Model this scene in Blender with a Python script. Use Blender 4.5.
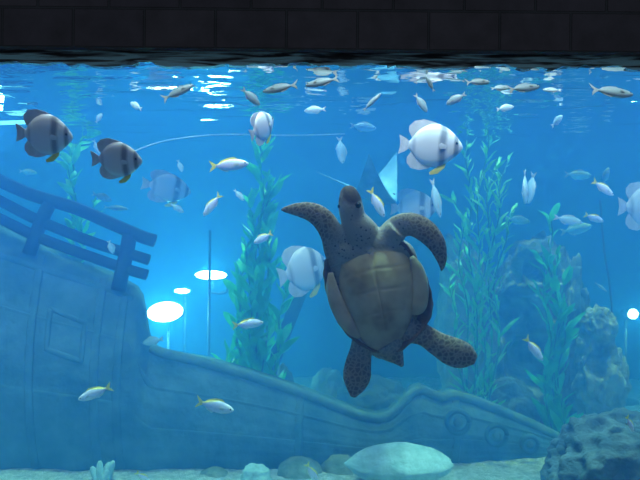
import bpy, bmesh, math, random
import numpy as np
from mathutils import Vector, Matrix, Euler, noise

for o in list(bpy.data.objects):
    bpy.data.objects.remove(o)
SC = bpy.context.scene
COL = SC.collection
R = math.radians

# ------------------------------------------------------------------ camera
F_PX = 620.0
CAM_Z = 1.85
ROLL = R(0.55)
cam_d = bpy.data.cameras.new('camera')
cam = bpy.data.objects.new('camera', cam_d)
COL.objects.link(cam)
cam_d.sensor_width = 36.0
cam_d.lens = F_PX / 640.0 * 36.0
cam_d.clip_start = 0.05
cam.location = (0, 0, CAM_Z)
cam.rotation_euler = (Matrix.Rotation(R(90), 3, 'X') @ Matrix.Rotation(ROLL, 3, 'Z')).to_euler()
SC.camera = cam

# ------------------------------------------------------------------ world, lights, exposure
SC.view_settings.view_transform = 'Standard'
SC.view_settings.look = 'None'
SC.view_settings.gamma = 1.0
SC.view_settings.use_curve_mapping = False
SC.view_settings.exposure = -0.16
cy = SC.cycles
cy.use_denoising = True
cy.max_bounces = 6
cy.diffuse_bounces = 2
cy.glossy_bounces = 3
cy.transmission_bounces = 4
cy.transparent_max_bounces = 24
cy.volume_bounces = 4
cy.caustics_reflective = False
cy.caustics_refractive = False
cy.sample_clamp_indirect = 4.0

world = bpy.data.worlds.new('world')
SC.world = world
world.use_nodes = True
world.node_tree.nodes['Background'].inputs[0].default_value = (0.70, 0.88, 1.0, 1)
world.node_tree.nodes['Background'].inputs[1].default_value = 0.16

GLASS_Y, BACK_Y, SURF_Z, HALF_X = 3.2, 8.4, 2.77, 5.4


def area(name, loc, rot, sx, sy, power, color, spread=180):
    d = bpy.data.lights.new(name, 'AREA')
    d.shape = 'RECTANGLE'
    d.size, d.size_y = sx, sy
    d.energy = power
    d.color = color
    d.spread = R(spread)
    o = bpy.data.objects.new(name, d)
    o.location = loc
    o.rotation_euler = [R(a) for a in rot]
    COL.objects.link(o)
    return o


# overhead lights above the open tank; front and back ones are added fill
area('tank_fill_front', (0, 3.3, 3.6), (36, 0, 0), 9.8, 0.3, 66, (0.86, 0.94, 1.0), 82)  # unseen fill, added to brighten the near fish from the front
area('tank_light_middle', (0, 4.15, 9.0), (0, 0, 0), 9.8, 0.5, 138, (0.46, 0.87, 1.0), 14)
area('kelp_fill_light', (0, 5.7, 9.0), (0, 0, 0), 9.8, 0.3, 78, (0.70, 1.0, 0.45), 11)  # unseen green-tinted beam, added to lift the kelp and rock tops
# EOF-LIGHTS


# ------------------------------------------------------------------ helpers
CAM_M = Matrix.Translation(cam.location) @ cam.rotation_euler.to_matrix().to_4x4()


def P(px, py, D):
    """world point seen at pixel (px, py) at distance D in front of the lens"""
    return CAM_M @ Vector(((px - 320) / F_PX * D, -(py - 240) / F_PX * D, -D))


def link(o):
    COL.objects.link(o)
    return o


def mesh_obj(name, verts, faces, mat, parent=None, smooth=True):
    me = bpy.data.meshes.new(name)
    me.from_pydata([tuple(v) for v in verts], [], faces)
    me.validate()
    me.update()
    if smooth:
        me.polygons.foreach_set('use_smooth', [True] * len(me.polygons))
    me.materials.append(mat)
    o = bpy.data.objects.new(name, me)
    link(o)
    if parent:
        o.parent = parent
    return o


def bm_obj(name, bm, mat, parent=None, smooth=True):
    me = bpy.data.meshes.new(name)
    bm.normal_update()
    bm.to_mesh(me)
    bm.free()
    if smooth:
        me.polygons.foreach_set('use_smooth', [True] * len(me.polygons))
    me.materials.append(mat)
    o = bpy.data.objects.new(name, me)
    link(o)
    if parent:
        o.parent = parent
    return o


def bake(o):
    """replace the mesh by its modified version, so that one plain mesh remains"""
    dg = bpy.context.evaluated_depsgraph_get()
    me = bpy.data.meshes.new_from_object(o.evaluated_get(dg))
    old = o.data
    o.modifiers.clear()
    o.data = me
    bpy.data.meshes.remove(old)
    me.polygons.foreach_set('use_smooth', [True] * len(me.polygons))
    return o


def tag(o, label, cat, group=None):
    o['label'] = label
    o['category'] = cat
    if group:
        o['group'] = group
    return o


def struct(o):
    o['kind'] = 'structure'
    return o


def empty(name, loc=(0, 0, 0)):
    o = bpy.data.objects.new(name, None)
    o.location = loc
    o.empty_display_size = 0.1
    return link(o)


def box_bm(bm, x0, x1, y0, y1, z0, z1):
    v = [bm.verts.new(c) for c in ((x0, y0, z0), (x1, y0, z0), (x1, y1, z0), (x0, y1, z0),
                                   (x0, y0, z1), (x1, y0, z1), (x1, y1, z1), (x0, y1, z1))]
    for f in ((0, 3, 2, 1), (4, 5, 6, 7), (0, 1, 5, 4), (1, 2, 6, 5), (2, 3, 7, 6), (3, 0, 4, 7)):
        bm.faces.new([v[i] for i in f])


def tube_data(pts, radii, n=8, flat=1.0, axis=None):
    """closed tube along pts; flat < 1 squeezes the section along `axis`"""
    pts = [Vector(p) for p in pts]
    V, Fc = [], []
    up = Vector(axis) if axis else None
    prev = None
    for i, p in enumerate(pts):
        t = (pts[min(i + 1, len(pts) - 1)] - pts[max(i - 1, 0)]).normalized()
        if up is not None:
            b = (up - t * up.dot(t)).normalized()
        else:
            if prev is None:
                prev = t.orthogonal().normalized()
            b = (prev - t * prev.dot(t)).normalized()
            prev = b
        a = t.cross(b).normalized()
        r = radii[i] if hasattr(radii, '__len__') else radii
        for k in range(n):
            an = 2 * math.pi * k / n
            V.append(p + a * math.cos(an) * r + b * math.sin(an) * r * flat)
    for i in range(len(pts) - 1):
        for k in range(n):
            k2 = (k + 1) % n
            Fc.append((i * n + k, i * n + k2, (i + 1) * n + k2, (i + 1) * n + k))
    Fc.append(tuple(range(n))[::-1])
    m = (len(pts) - 1) * n
    Fc.append(tuple(m + k for k in range(n)))
    return V, Fc


def tube(name, pts, radii, mat, parent=None, n=8, flat=1.0, axis=None):
    V, Fc = tube_data(pts, radii, n, flat, axis)
    return mesh_obj(name, V, Fc, mat, parent)


def lerp_list(xs, ys, x):
    return float(np.interp(x, xs, ys))


def spline(pts, n):
    """Catmull-Rom through points (any dimension) -> n samples"""
    A = [np.array(p, float) for p in pts]
    A = [2 * A[0] - A[1]] + A + [2 * A[-1] - A[-2]]
    out = []
    segs = len(A) - 3
    for i in range(n):
        t = i / (n - 1) * segs
        k = min(int(t), segs - 1)
        u = t - k
        p0, p1, p2, p3 = A[k:k + 4]
        out.append(0.5 * ((2 * p1) + (-p0 + p2) * u + (2 * p0 - 5 * p1 + 4 * p2 - p3) * u ** 2 + (-p0 + 3 * p1 - 3 * p2 + p3) * u ** 3))
    return out


# ------------------------------------------------------------------ materials
def new_mat(name):
    m = bpy.data.materials.new(name)
    m.use_nodes = True
    nt = m.node_tree
    nt.nodes.clear()
    out = nt.nodes.new('ShaderNodeOutputMaterial')
    return m, nt, out


def N(nt, typ, **kw):
    n = nt.nodes.new(typ)
    for k, v in kw.items():
        if k.startswith('i_'):
            key = k[2:]
            key = int(key) if key.isdigit() else key.replace('_', ' ')
            n.inputs[key].default_value = v
        else:
            setattr(n, k, v)
    return n


def ramp(nt, stops, interp='LINEAR'):
    n = nt.nodes.new('ShaderNodeValToRGB')
    cr = n.color_ramp
    cr.interpolation = interp
    while len(cr.elements) < len(stops):
        cr.elements.new(0.5)
    for e, (p, c) in zip(cr.elements, stops):
        e.position = p
        e.color = (c[0], c[1], c[2], 1)
    return n


def noise_mat(name, c1, c2, scale=5.0, detail=6, rough=0.8, bump=0.3, bdist=0.02, spec=0.3, c3=None):
    m, nt, out = new_mat(name)
    tc = N(nt, 'ShaderNodeTexCoord')
    nz = N(nt, 'ShaderNodeTexNoise', i_Scale=scale, i_Detail=detail, i_Roughness=0.6)
    nt.links.new(tc.outputs['Object'], nz.inputs['Vector'])
    rp = ramp(nt, [(0.35, c1), (0.52, c3 or [(a + b) / 2 for a, b in zip(c1, c2)]), (0.68, c2)])
    nt.links.new(nz.outputs['Fac'], rp.inputs['Fac'])
    b = N(nt, 'ShaderNodeBsdfPrincipled')
    b.inputs['Roughness'].default_value = rough
    b.inputs['Specular IOR Level'].default_value = spec
    nt.links.new(rp.outputs['Color'], b.inputs['Base Color'])
    if bump:
        n2 = N(nt, 'ShaderNodeTexNoise', i_Scale=scale * 3, i_Detail=8)
        nt.links.new(tc.outputs['Object'], n2.inputs['Vector'])
        bp = N(nt, 'ShaderNodeBump', i_Strength=bump, i_Distance=bdist)
        nt.links.new(n2.outputs['Fac'], bp.inputs['Height'])
        nt.links.new(bp.outputs['Normal'], b.inputs['Normal'])
    nt.links.new(b.outputs[0], out.inputs['Surface'])
    return m


def plain(name, c, rough=0.6, spec=0.4, sub=0.0):
    return noise_mat(name, [x * 0.85 for x in c], [min(1, x * 1.12) for x in c], scale=9, rough=rough, bump=0.0, spec=spec)


def emit_mat(name, c, s):
    m, nt, out = new_mat(name)
    e = N(nt, 'ShaderNodeEmission')
    e.inputs[0].default_value = (*c, 1)
    e.inputs[1].default_value = s
    nt.links.new(e.outputs[0], out.inputs['Surface'])
    return m


# ------------------------------------------------------------------ the tank: walls, floor, water, window
def water_mat():
    m, nt, out = new_mat('tank_water')
    sca = N(nt, 'ShaderNodeVolumeScatter', i_Density=0.37, i_Anisotropy=0.0)
    sca.inputs['Color'].default_value = (0.06, 0.335, 0.95, 1)
    ab = N(nt, 'ShaderNodeVolumeAbsorption', i_Density=0.40)
    ab.inputs['Color'].default_value = (0.2, 0.64, 0.78, 1)
    add = N(nt, 'ShaderNodeAddShader')
    nt.links.new(sca.outputs[0], add.inputs[0])
    nt.links.new(ab.outputs[0], add.inputs[1])
    nt.links.new(add.outputs[0], out.inputs['Volume'])
    return m


def surface_mat():
    m, nt, out = new_mat('water_surface')
    tc = N(nt, 'ShaderNodeTexCoord')
    mp = N(nt, 'ShaderNodeMapping')
    mp.inputs['Scale'].default_value = (1.0, 1.6, 1)
    nt.links.new(tc.outputs['Object'], mp.inputs[0])
    n1 = N(nt, 'ShaderNodeTexNoise', i_Scale=5.0, i_Detail=2)
    nt.links.new(mp.outputs[0], n1.inputs['Vector'])
    bp = N(nt, 'ShaderNodeBump', i_Strength=0.25, i_Distance=0.03)
    nt.links.new(n1.outputs['Fac'], bp.inputs['Height'])
    fr = N(nt, 'ShaderNodeFresnel', i_IOR=1.33)
    nt.links.new(bp.outputs['Normal'], fr.inputs['Normal'])
    tr = N(nt, 'ShaderNodeBsdfTransparent')
    gl = N(nt, 'ShaderNodeBsdfGlossy', i_Roughness=0.02)
    nt.links.new(bp.outputs['Normal'], gl.inputs['Normal'])
    mx = N(nt, 'ShaderNodeMixShader')
    nt.links.new(fr.outputs[0], mx.inputs[0])
    nt.links.new(tr.outputs[0], mx.inputs[1])
    nt.links.new(gl.outputs[0], mx.inputs[2])
    nt.links.new(mx.outputs[0], out.inputs['Surface'])
    return m


def glass_mat():
    m, nt, out = new_mat('acrylic_glass')
    tr = N(nt, 'ShaderNodeBsdfTransparent')
    tr.inputs[0].default_value = (0.98, 0.99, 1, 1)
    gl = N(nt, 'ShaderNodeBsdfGlossy', i_Roughness=0.02)
    fr = N(nt, 'ShaderNodeFresnel', i_IOR=1.2)
    mx = N(nt, 'ShaderNodeMixShader')
    nt.links.new(fr.outputs[0], mx.inputs[0])
    nt.links.new(tr.outputs[0], mx.inputs[1])
    nt.links.new(gl.outputs[0], mx.inputs[2])
    nt.links.new(mx.outputs[0], out.inputs['Surface'])
    return m


WALL_M = noise_mat('painted_tank_wall', (0.05, 0.16, 0.24), (0.09, 0.24, 0.34), scale=1.2, rough=0.9, bump=0.2)
SAND_M = noise_mat('coral_sand', (0.40, 0.48, 0.48), (0.80, 0.90, 0.90), scale=16, rough=0.95, bump=0.9, bdist=0.03, spec=0.1)


def build_shell():
    bm = bmesh.new()
    box_bm(bm, -HALF_X - .2, HALF_X + .2, BACK_Y, BACK_Y + .2, -.2, 4.4)
    struct(bm_obj('wall_back', bm, WALL_M, smooth=False))
    bm = bmesh.new()
    box_bm(bm, -HALF_X - .2, -HALF_X, GLASS_Y - .1, BACK_Y, -.2, 4.4)
    struct(bm_obj('wall_left', bm, WALL_M, smooth=False))
    bm = bmesh.new()
    box_bm(bm, HALF_X, HALF_X + .2, GLASS_Y - .1, BACK_Y, -.2, 4.4)
    struct(bm_obj('wall_right', bm, WALL_M, smooth=False))
    # sand bed: a finely divided sheet with low mounds, closed below
    nx, ny = 150, 100
    V, Fc = [], []
    for j in range(ny + 1):
        for i in range(nx + 1):
            x = -HALF_X + 2 * HALF_X * i / nx
            y = GLASS_Y + .05 + (BACK_Y - GLASS_Y - .05) * j / ny
            z = 0.03 * noise.noise((x * 1.3, y * 1.3, 3)) + 0.018 * noise.noise((x * 6, y * 6, 8)) + .01 * noise.noise((x * 15, y * 15, 1))
            V.append((x, y, z))
    for j in range(ny):
        for i in range(nx):
            a = j * (nx + 1) + i
            Fc.append((a, a + 1, a + nx + 2, a + nx + 1))
    struct(mesh_obj('floor', V, Fc, SAND_M))
    # the body of water
    bm = bmesh.new()
    box_bm(bm, -HALF_X + .001, HALF_X - .001, GLASS_Y + .045, BACK_Y - .001, -.15, SURF_Z + .06)
    w = struct(bm_obj('water', bm, water_mat(), smooth=False))
    # its rippled surface
    nx, ny = 260, 190
    V, Fc = [], []
    for j in range(ny + 1):
        for i in range(nx + 1):
            x = -HALF_X + .01 + (2 * HALF_X - .02) * i / nx
            y = GLASS_Y + .05 + (BACK_Y - GLASS_Y - .06) * (j / ny) ** 1.5
            z = SURF_Z + 0.014 * noise.noise((x * 1.6, y * 2.6, 5.5)) + 0.011 * noise.noise((x * 3.5, y * 8, 2.5))
            V.append((x, y, z))
    for j in range(ny):
        for i in range(nx):
            a = j * (nx + 1) + i
            Fc.append((a, a + 1, a + nx + 2, a + nx + 1))
    struct(mesh_obj('water_surface', V, Fc, surface_mat()))
    # acrylic viewing window
    bm = bmesh.new()
    box_bm(bm, -HALF_X, HALF_X, GLASS_Y, GLASS_Y + .04, -.1, 3.6)
    struct(bm_obj('window_1', bm, glass_mat(), smooth=False))


build_shell()


def build_beam():
    m, nt, out = new_mat('dark_stone_beam')
    tc = N(nt, 'ShaderNodeTexCoord')
    sx = N(nt, 'ShaderNodeSeparateXYZ')
    cx = N(nt, 'ShaderNodeCombineXYZ')
    nt.links.new(tc.outputs['Object'], sx.inputs[0])
    nt.links.new(sx.outputs['X'], cx.inputs['X'])
    nt.links.new(sx.outputs['Z'], cx.inputs['Y'])
    br = N(nt, 'ShaderNodeTexBrick', i_Scale=1.0)
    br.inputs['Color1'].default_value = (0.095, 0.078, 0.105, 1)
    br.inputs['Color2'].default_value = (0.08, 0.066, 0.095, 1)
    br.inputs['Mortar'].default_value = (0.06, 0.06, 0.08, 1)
    br.inputs['Mortar Size'].default_value = 0.008
    br.inputs['Mortar Smooth'].default_value = 0.6
    br.inputs['Brick Width'].default_value = 0.36
    br.inputs['Row Height'].default_value = 0.20
    nt.links.new(cx.outputs[0], br.inputs['Vector'])
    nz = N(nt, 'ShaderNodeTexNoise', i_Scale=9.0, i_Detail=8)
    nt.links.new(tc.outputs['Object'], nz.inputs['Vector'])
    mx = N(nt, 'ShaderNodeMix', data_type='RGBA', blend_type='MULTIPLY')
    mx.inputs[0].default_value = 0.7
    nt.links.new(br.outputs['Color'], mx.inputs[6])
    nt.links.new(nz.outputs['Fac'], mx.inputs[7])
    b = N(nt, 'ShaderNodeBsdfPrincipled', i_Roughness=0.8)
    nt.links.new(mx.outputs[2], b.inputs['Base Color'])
    ad = N(nt, 'ShaderNodeMath', operation='ADD')
    nt.links.new(nz.outputs['Fac'], ad.inputs[0])
    inv = N(nt, 'ShaderNodeMath', operation='SUBTRACT', i_0=1.0)
    nt.links.new(br.outputs['Fac'], inv.inputs[1])
    nt.links.new(inv.outputs[0], ad.inputs[1])
    bp = N(nt, 'ShaderNodeBump', i_Strength=0.8, i_Distance=0.03)
    nt.links.new(ad.outputs[0], bp.inputs['Height'])
    nt.links.new(bp.outputs['Normal'], b.inputs['Normal'])
    nt.links.new(b.outputs[0], out.inputs['Surface'])
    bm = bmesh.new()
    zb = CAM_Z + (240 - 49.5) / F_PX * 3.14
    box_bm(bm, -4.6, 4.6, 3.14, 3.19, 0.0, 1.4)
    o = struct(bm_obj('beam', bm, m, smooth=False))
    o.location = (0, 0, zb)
    # dark wet band along the water line, painted ripple highlights, uneven lower edge
    m, nt, out = new_mat('wet_band_glints')
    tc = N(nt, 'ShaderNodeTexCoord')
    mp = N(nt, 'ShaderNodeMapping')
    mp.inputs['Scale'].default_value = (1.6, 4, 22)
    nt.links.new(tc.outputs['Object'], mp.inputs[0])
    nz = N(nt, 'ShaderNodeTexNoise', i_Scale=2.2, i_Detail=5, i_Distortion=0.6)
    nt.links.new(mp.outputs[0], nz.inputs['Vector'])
    rp = ramp(nt, [(0.40, (0.01, 0.014, 0.022)), (0.46, (0.15, 0.22, 0.28)), (0.56, (0.45, 0.85, 1.0))])  # pale streaks are ripple highlights painted into the colour
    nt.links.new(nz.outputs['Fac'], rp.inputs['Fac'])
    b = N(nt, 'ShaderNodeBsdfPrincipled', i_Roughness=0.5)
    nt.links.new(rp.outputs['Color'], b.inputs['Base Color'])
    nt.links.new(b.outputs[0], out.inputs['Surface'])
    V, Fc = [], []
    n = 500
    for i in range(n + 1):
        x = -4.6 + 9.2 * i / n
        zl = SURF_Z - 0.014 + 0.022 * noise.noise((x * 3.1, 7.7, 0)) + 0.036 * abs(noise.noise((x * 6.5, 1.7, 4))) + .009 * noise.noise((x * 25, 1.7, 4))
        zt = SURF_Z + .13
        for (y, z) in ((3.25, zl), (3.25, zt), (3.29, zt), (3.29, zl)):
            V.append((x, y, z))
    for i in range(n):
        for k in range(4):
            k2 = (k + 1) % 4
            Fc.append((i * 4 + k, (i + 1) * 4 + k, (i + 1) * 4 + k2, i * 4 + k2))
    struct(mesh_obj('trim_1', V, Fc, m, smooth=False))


build_beam()


# ------------------------------------------------------------------ the sunken ship
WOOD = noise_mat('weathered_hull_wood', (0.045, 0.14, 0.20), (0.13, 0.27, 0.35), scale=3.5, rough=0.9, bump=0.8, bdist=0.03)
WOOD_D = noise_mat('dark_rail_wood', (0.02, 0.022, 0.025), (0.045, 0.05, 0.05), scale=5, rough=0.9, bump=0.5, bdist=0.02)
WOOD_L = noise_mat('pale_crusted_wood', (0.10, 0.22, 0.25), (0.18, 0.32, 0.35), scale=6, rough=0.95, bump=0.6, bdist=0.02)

SHEER = [(-130, 178), (-60, 206), (0, 233), (40, 250), (100, 273), (133, 287), (140, 296), (144, 312), (147, 330), (151, 345), (162, 350), (200, 359),
         (250, 373), (290, 386), (320, 397), (350, 409), (365, 414), (378, 416), (390, 413), (400, 404), (407, 395), (414, 389), (422, 387), (432, 392),
         (442, 395), (452, 392), (472, 397), (500, 408), (530, 421), (560, 436), (582, 448)]
SX, SY = [p[0] for p in SHEER], [p[1] for p in SHEER]
BX = [-130, 0, 150, 300, 420, 520, 560, 582]
BD = [4.95, 5.0, 5.03, 5.08, 5.15, 5.30, 5.38, 5.43]


def hull_pt(px, t, off=0.0):
    """t = 0 at the top edge, 1 at the keel line in the sand; off > 0 is towards the viewer"""
    D0 = lerp_list(BX, BD, px)
    top = P(px, lerp_list(SX, SY, px), D0 + 0.16)
    base = P(px, 240, D0)
    base.z = -0.03
    p = top.lerp(base, t)
    p.y -= 0.22 * math.sin(math.pi * min(1, t * 0.9)) * min(1, (top.z + .03) / 1.0) + off
    return p


def build_ship():
    root = empty('sunken_ship', (0, 5.2, 0))
    tag(root, 'sunken wooden ship hull with a railed stern, lying on the sand behind the turtle', 'shipwreck')
    inv = root.matrix_basis.inverted() if False else Matrix.Translation((0, -5.2, 0))
    xs = sorted(set([-130 + 10 * i for i in range(72) if -130 + 10 * i < 582] + SX + [136, 138, 142, 146, 149, 153, 370, 384, 395, 404, 410, 418, 427, 437, 447, 460]))
    nt_ = 26
    V, Fc = [], []
    for side in (0, 1):
        for x in xs:
            for k in range(nt_ + 1):
                p = hull_pt(x, k / nt_, 0.0)
                plank = 0.008 * (1 if (k % 3) == 0 else 0)
                p.y += plank if side == 0 else 0.06 + lerp_list([-130, 100, 150, 165, 210, 582], [.35, .25, .0, .0, .12, .12], x)
                V.append(inv @ p)
    n1 = len(xs) * (nt_ + 1)
    idx = lambda s, i, k: s * n1 + i * (nt_ + 1) + k
    for i in range(len(xs) - 1):
        for k in range(nt_):
            Fc.append((idx(0, i, k), idx(0, i, k + 1), idx(0, i + 1, k + 1), idx(0, i + 1, k)))
            Fc.append((idx(1, i, k), idx(1, i + 1, k), idx(1, i + 1, k + 1), idx(1, i, k + 1)))
        Fc.append((idx(0, i, 0), idx(0, i + 1, 0), idx(1, i + 1, 0), idx(1, i, 0)))
        Fc.append((idx(0, i, nt_), idx(1, i, nt_), idx(1, i + 1, nt_), idx(0, i + 1, nt_)))
    for k in range(nt_):
        Fc.append((idx(0, 0, k), idx(1, 0, k), idx(1, 0, k + 1), idx(0, 0, k + 1)))
        e = len(xs) - 1
        Fc.append((idx(0, e, k), idx(0, e, k + 1), idx(1, e, k + 1), idx(1, e, k)))
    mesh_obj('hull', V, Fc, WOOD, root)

    def strip(name, pts, r, mat, flat=0.5, n=8):
        return tube(name, [inv @ p for p in pts], r, mat, root, n=n, flat=flat, axis=(0, 1, 0))
    # gunwale along the main sheer, scrolling up at the bow
    g = [hull_pt(x, 0.0, 0.02) + Vector((0, 0, -0.02)) for x in xs if 151 <= x <= 580]
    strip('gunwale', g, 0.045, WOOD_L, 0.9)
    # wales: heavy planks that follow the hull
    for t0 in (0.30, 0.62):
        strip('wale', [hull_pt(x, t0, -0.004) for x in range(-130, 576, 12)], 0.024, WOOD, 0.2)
    strip('wale', [hull_pt(x, 0.06 + max(0, (140 - x)) * 0.00022, 0.0) for x in range(-130, 137, 8)], 0.03, WOOD, 0.35)
    # upright frame timbers and a boxed panel on the stern
    for x in (42, 104, 126, 300, 455):
        strip('frame_timber', [hull_pt(x, t, 0.0) for t in np.linspace(0.02, 0.97, 14)], 0.035, WOOD, 0.25)
    corners = [(58, .24), (92, .26), (92, .44), (58, .42)]
    ring = []
    for k in range(4):
        (x0, t0), (x1, t1) = corners[k], corners[(k + 1) % 4]
        ring += [hull_pt(x0 + (x1 - x0) * q / 8, t0 + (t1 - t0) * q / 8, 0.0) for q in range(8)]
    strip('panel_frame', ring + [ring[0]], 0.022, WOOD, 0.5)
    # carved rosettes by the bow
    for (x, y, r) in ((458, 422, 11), (497, 435, 10), (530, 444, 8)):
        D0 = lerp_list(BX, BD, x) - .12
        c = P(x, y, D0)
        ring = [inv @ (c + Vector((math.cos(a) * r, 0, math.sin(a) * r)) * (D0 / F_PX)) for a in np.linspace(0, 2 * math.pi, 25)]
        ro = tube('carved_rosette', ring, 0.022, WOOD, root, n=6)
        bm = bmesh.new()
        bmesh.ops.create_uvsphere(bm, u_segments=12, v_segments=8, radius=r * 0.45 * D0 / F_PX)
        o = bm_obj('boss', bm, WOOD_L, ro)
        o.location = inv @ c
        o.scale = (1, .5, 1)
    # the stern railing
    DR = 5.14
    rails = [([(-130, 122), (-60, 152), (-6, 178), (30, 194), (75, 208), (110, 223), (140, 236), (155, 241)], 6.5),
             ([(-130, 146), (-60, 174), (-6, 198), (40, 221), (95, 243), (130, 254), (149, 260)], 5.5),
             ([(-130, 164), (-60, 192), (-6, 216), (40, 238), (100, 260), (130, 270), (147, 275)], 5.5)]
    for pts, r in rails:
        sm = spline(pts, 40)
        strip('rail', [P(a, b, DR) for a, b in sm], r * DR / F_PX, WOOD_D, 0.8, n=10)
    cap = spline([(-130, 117), (-60, 147), (-6, 173), (30, 189), (75, 203), (110, 218), (140, 231), (154, 236)], 40)
    strip('rail_cap', [P(a, b, DR) for a, b in cap], [1.8 * DR / F_PX] * 40, WOOD, 1.6)
    for pts, r in (([(50, 203), (44, 215), (37, 232), (29, 254)], 7), ([(130, 234), (127, 250), (123, 268), (118, 290)], 7.5), ([(-48, 160), (-54, 172), (-61, 190), (-69, 214)], 7)):
        strip('post', [P(a, b, DR) for a, b in pts], r * DR / F_PX, WOOD_D, 0.9, n=10)
    return root


build_ship()


# ------------------------------------------------------------------ rocks and coral
ROCK = noise_mat('reef_rock', (0.04, 0.075, 0.095), (0.14, 0.20, 0.23), scale=4, rough=0.95, bump=0.9, bdist=0.05, spec=0.1)
REEF = noise_mat('pale_reef_rock', (0.08, 0.12, 0.12), (0.48, 0.56, 0.48), scale=4, rough=0.95, bump=0.9, bdist=0.05, spec=0.1)
ROCK_P = noise_mat('pale_limestone', (0.38, 0.60, 0.66), (0.62, 0.86, 0.92), scale=9, rough=0.95, bump=0.6, bdist=0.02, spec=0.1)
ROCK_G = noise_mat('algae_rock', (0.16, 0.24, 0.18), (0.40, 0.48, 0.36), scale=6, rough=0.95, bump=0.7, bdist=0.03, spec=0.1)


def rock(name, px, py, hw, hh, D, mat, seed, label, cat='rock', depth=0.8, rough=0.25, flat_base=True, carve=None, power=2.0, sub=5, rug=0.0):
    """boulder whose outline is centred on (px, py) with half sizes hw, hh in pixels at distance D"""
    s = D / F_PX
    bm = bmesh.new()
    bmesh.ops.create_icosphere(bm, subdivisions=sub, radius=1.0)
    for v in bm.verts:
        d = v.co.normalized()
        q = d * 1.6 + Vector((seed * 3.7, seed * 1.3, seed))
        f = 1 + rough * (noise.noise(q) * 1.0 + 0.55 * noise.noise(q * 2.2) + 0.32 * noise.noise(q * 5) + 0.16 * noise.noise(q * 11)) + rug * (noise.noise(q * 3.5) + .6 * abs(noise.noise(q * 8)))
        p = Vector((abs(d.x) ** (2 / power) * math.copysign(1, d.x), abs(d.y) ** (2 / power) * math.copysign(1, d.y), abs(d.z) ** (2 / power) * math.copysign(1, d.z)))
        v.co = Vector((p.x * hw * s * f, p.y * hw * s * depth * f, p.z * hh * s * f))
    c = P(px, py, D)
    if carve:
        for (cx_, cy_, r, dp) in carve:
            h = P(cx_, cy_, D) - c
            for v in bm.verts:
                if v.co.y < 0:
                    e = math.hypot(v.co.x - h.x, v.co.z - h.z) / (r * s)
                    v.co.y += dp * math.exp(-e ** 4)
    if flat_base:
        for v in bm.verts:
            if c.z + v.co.z < -0.02:
                v.co.z = -0.02 - c.z
    o = bm_obj(name, bm, mat)
    o.location = c
    tag(o, label, cat)
    return o


def build_rocks():
    rock('boulder', 634, 484, 90, 66, 4.35, ROCK, 3, 'large crusty boulder filling the lower right corner in front of the ship', depth=0.6, rough=0.2, power=2.1, rug=.07, sub=6)
    rock('flat_rock', 400, 464, 54, 21, 4.65, ROCK_P, 5, 'pale smooth flat rock on the sand, widest of the bright ones', depth=0.6, rough=0.06, power=1.65)
    rock('small_rock', 256, 476, 15, 11, 4.75, ROCK_P, 8, 'small bright white pointed rock on the sand by the hull', rough=0.3, sub=4)
    rock('round_rock', 300, 474, 22, 17, 4.93, ROCK_G, 9, 'dull green round rock just right of the small white rock', rough=0.12, sub=4)
    rock('round_rock', 340, 474, 20, 18, 4.98, ROCK_G, 11, 'dull green rock touching the pale flat rock', rough=0.12, sub=4)
    rock('small_rock', 214, 476, 15, 8, 4.9, ROCK_G, 12, 'low dark stone half buried against the hull', rough=0.15, sub=4)
    rock('boulder', 374, 402, 33, 26, 6.2, ROCK, 14, 'long boulder seen in the dip of the ship rail under the turtle', rough=0.15)
    rock('boulder', 328, 400, 18, 33, 6.5, ROCK_G, 15, 'round green boulder behind the ship rail below the turtle shell', rough=0.15)
    rock('boulder', 284, 392, 10, 26, 6.0, ROCK, 17, 'small dark boulder behind the hull beside the middle kelp', rough=0.25, sub=4)
    rock('boulder', 508, 410, 32, 30, 5.85, ROCK, 19, 'low rounded boulder behind the bow below the tall reef rock', rough=0.2, depth=0.4)
    rock('reef_rock', 530, 352, 48, 96, 6.3, REEF, 23, 'tall reef rock with a dark round hole near its top, behind the right kelps', depth=0.7, rough=0.20,
         carve=[(527, 268, 9, 0.8), (506, 312, 20, 0.5), (524, 355, 22, .5)], power=3.2, sub=6, rug=.12)
    rock('reef_rock', 464, 345, 26, 105, 6.3, ROCK_G, 29, 'pale green reef rock hidden behind the tallest kelp', rough=0.25, power=2.4)
    rock('reef_rock', 572, 350, 12, 82, 6.05, REEF, 31, 'narrow upright rock between the right kelp and the round boulders', rough=0.3, power=2.5)
    rock('boulder', 599, 330, 17, 22, 5.85, REEF, 37, 'round knobbly boulder on top of the rock stack by the small lamp', rough=0.25, rug=.1, flat_base=False)
    rock('boulder', 599, 385, 25, 46, 5.85, REEF, 41, 'dark knobbly boulder at the foot of the rock stack by the small lamp', rough=0.32, rug=.1, carve=[(590, 365, 10, .1)])
    # finger coral
    root = empty('finger_coral', P(103, 474, 4.75))
    root.location.z = 0
    tag(root, 'small pale finger coral standing on the sand at the foot of the hull', 'coral')
    rnd = random.Random(4)
    s = 4.75 / F_PX
    for k, (dx, h, lean) in enumerate(((-7, 13, -4), (-2, 19, -1), (3, 16, 2), (7, 19, 4), (1, 10, 6), (-4, 9, -6))):
        pts = [(dx * s * .4, rnd.uniform(-.02, .02), -0.02), ((dx * .8 + lean * .3) * s, rnd.uniform(-.03, .03), h * .5 * s), ((dx + lean) * s, rnd.uniform(-.04, .04), h * s)]
        tube('branch', spline(pts, 7), [.034, .036, .034, .03, .028, .024, .012], ROCK_P, root, n=8)


build_rocks()


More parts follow.
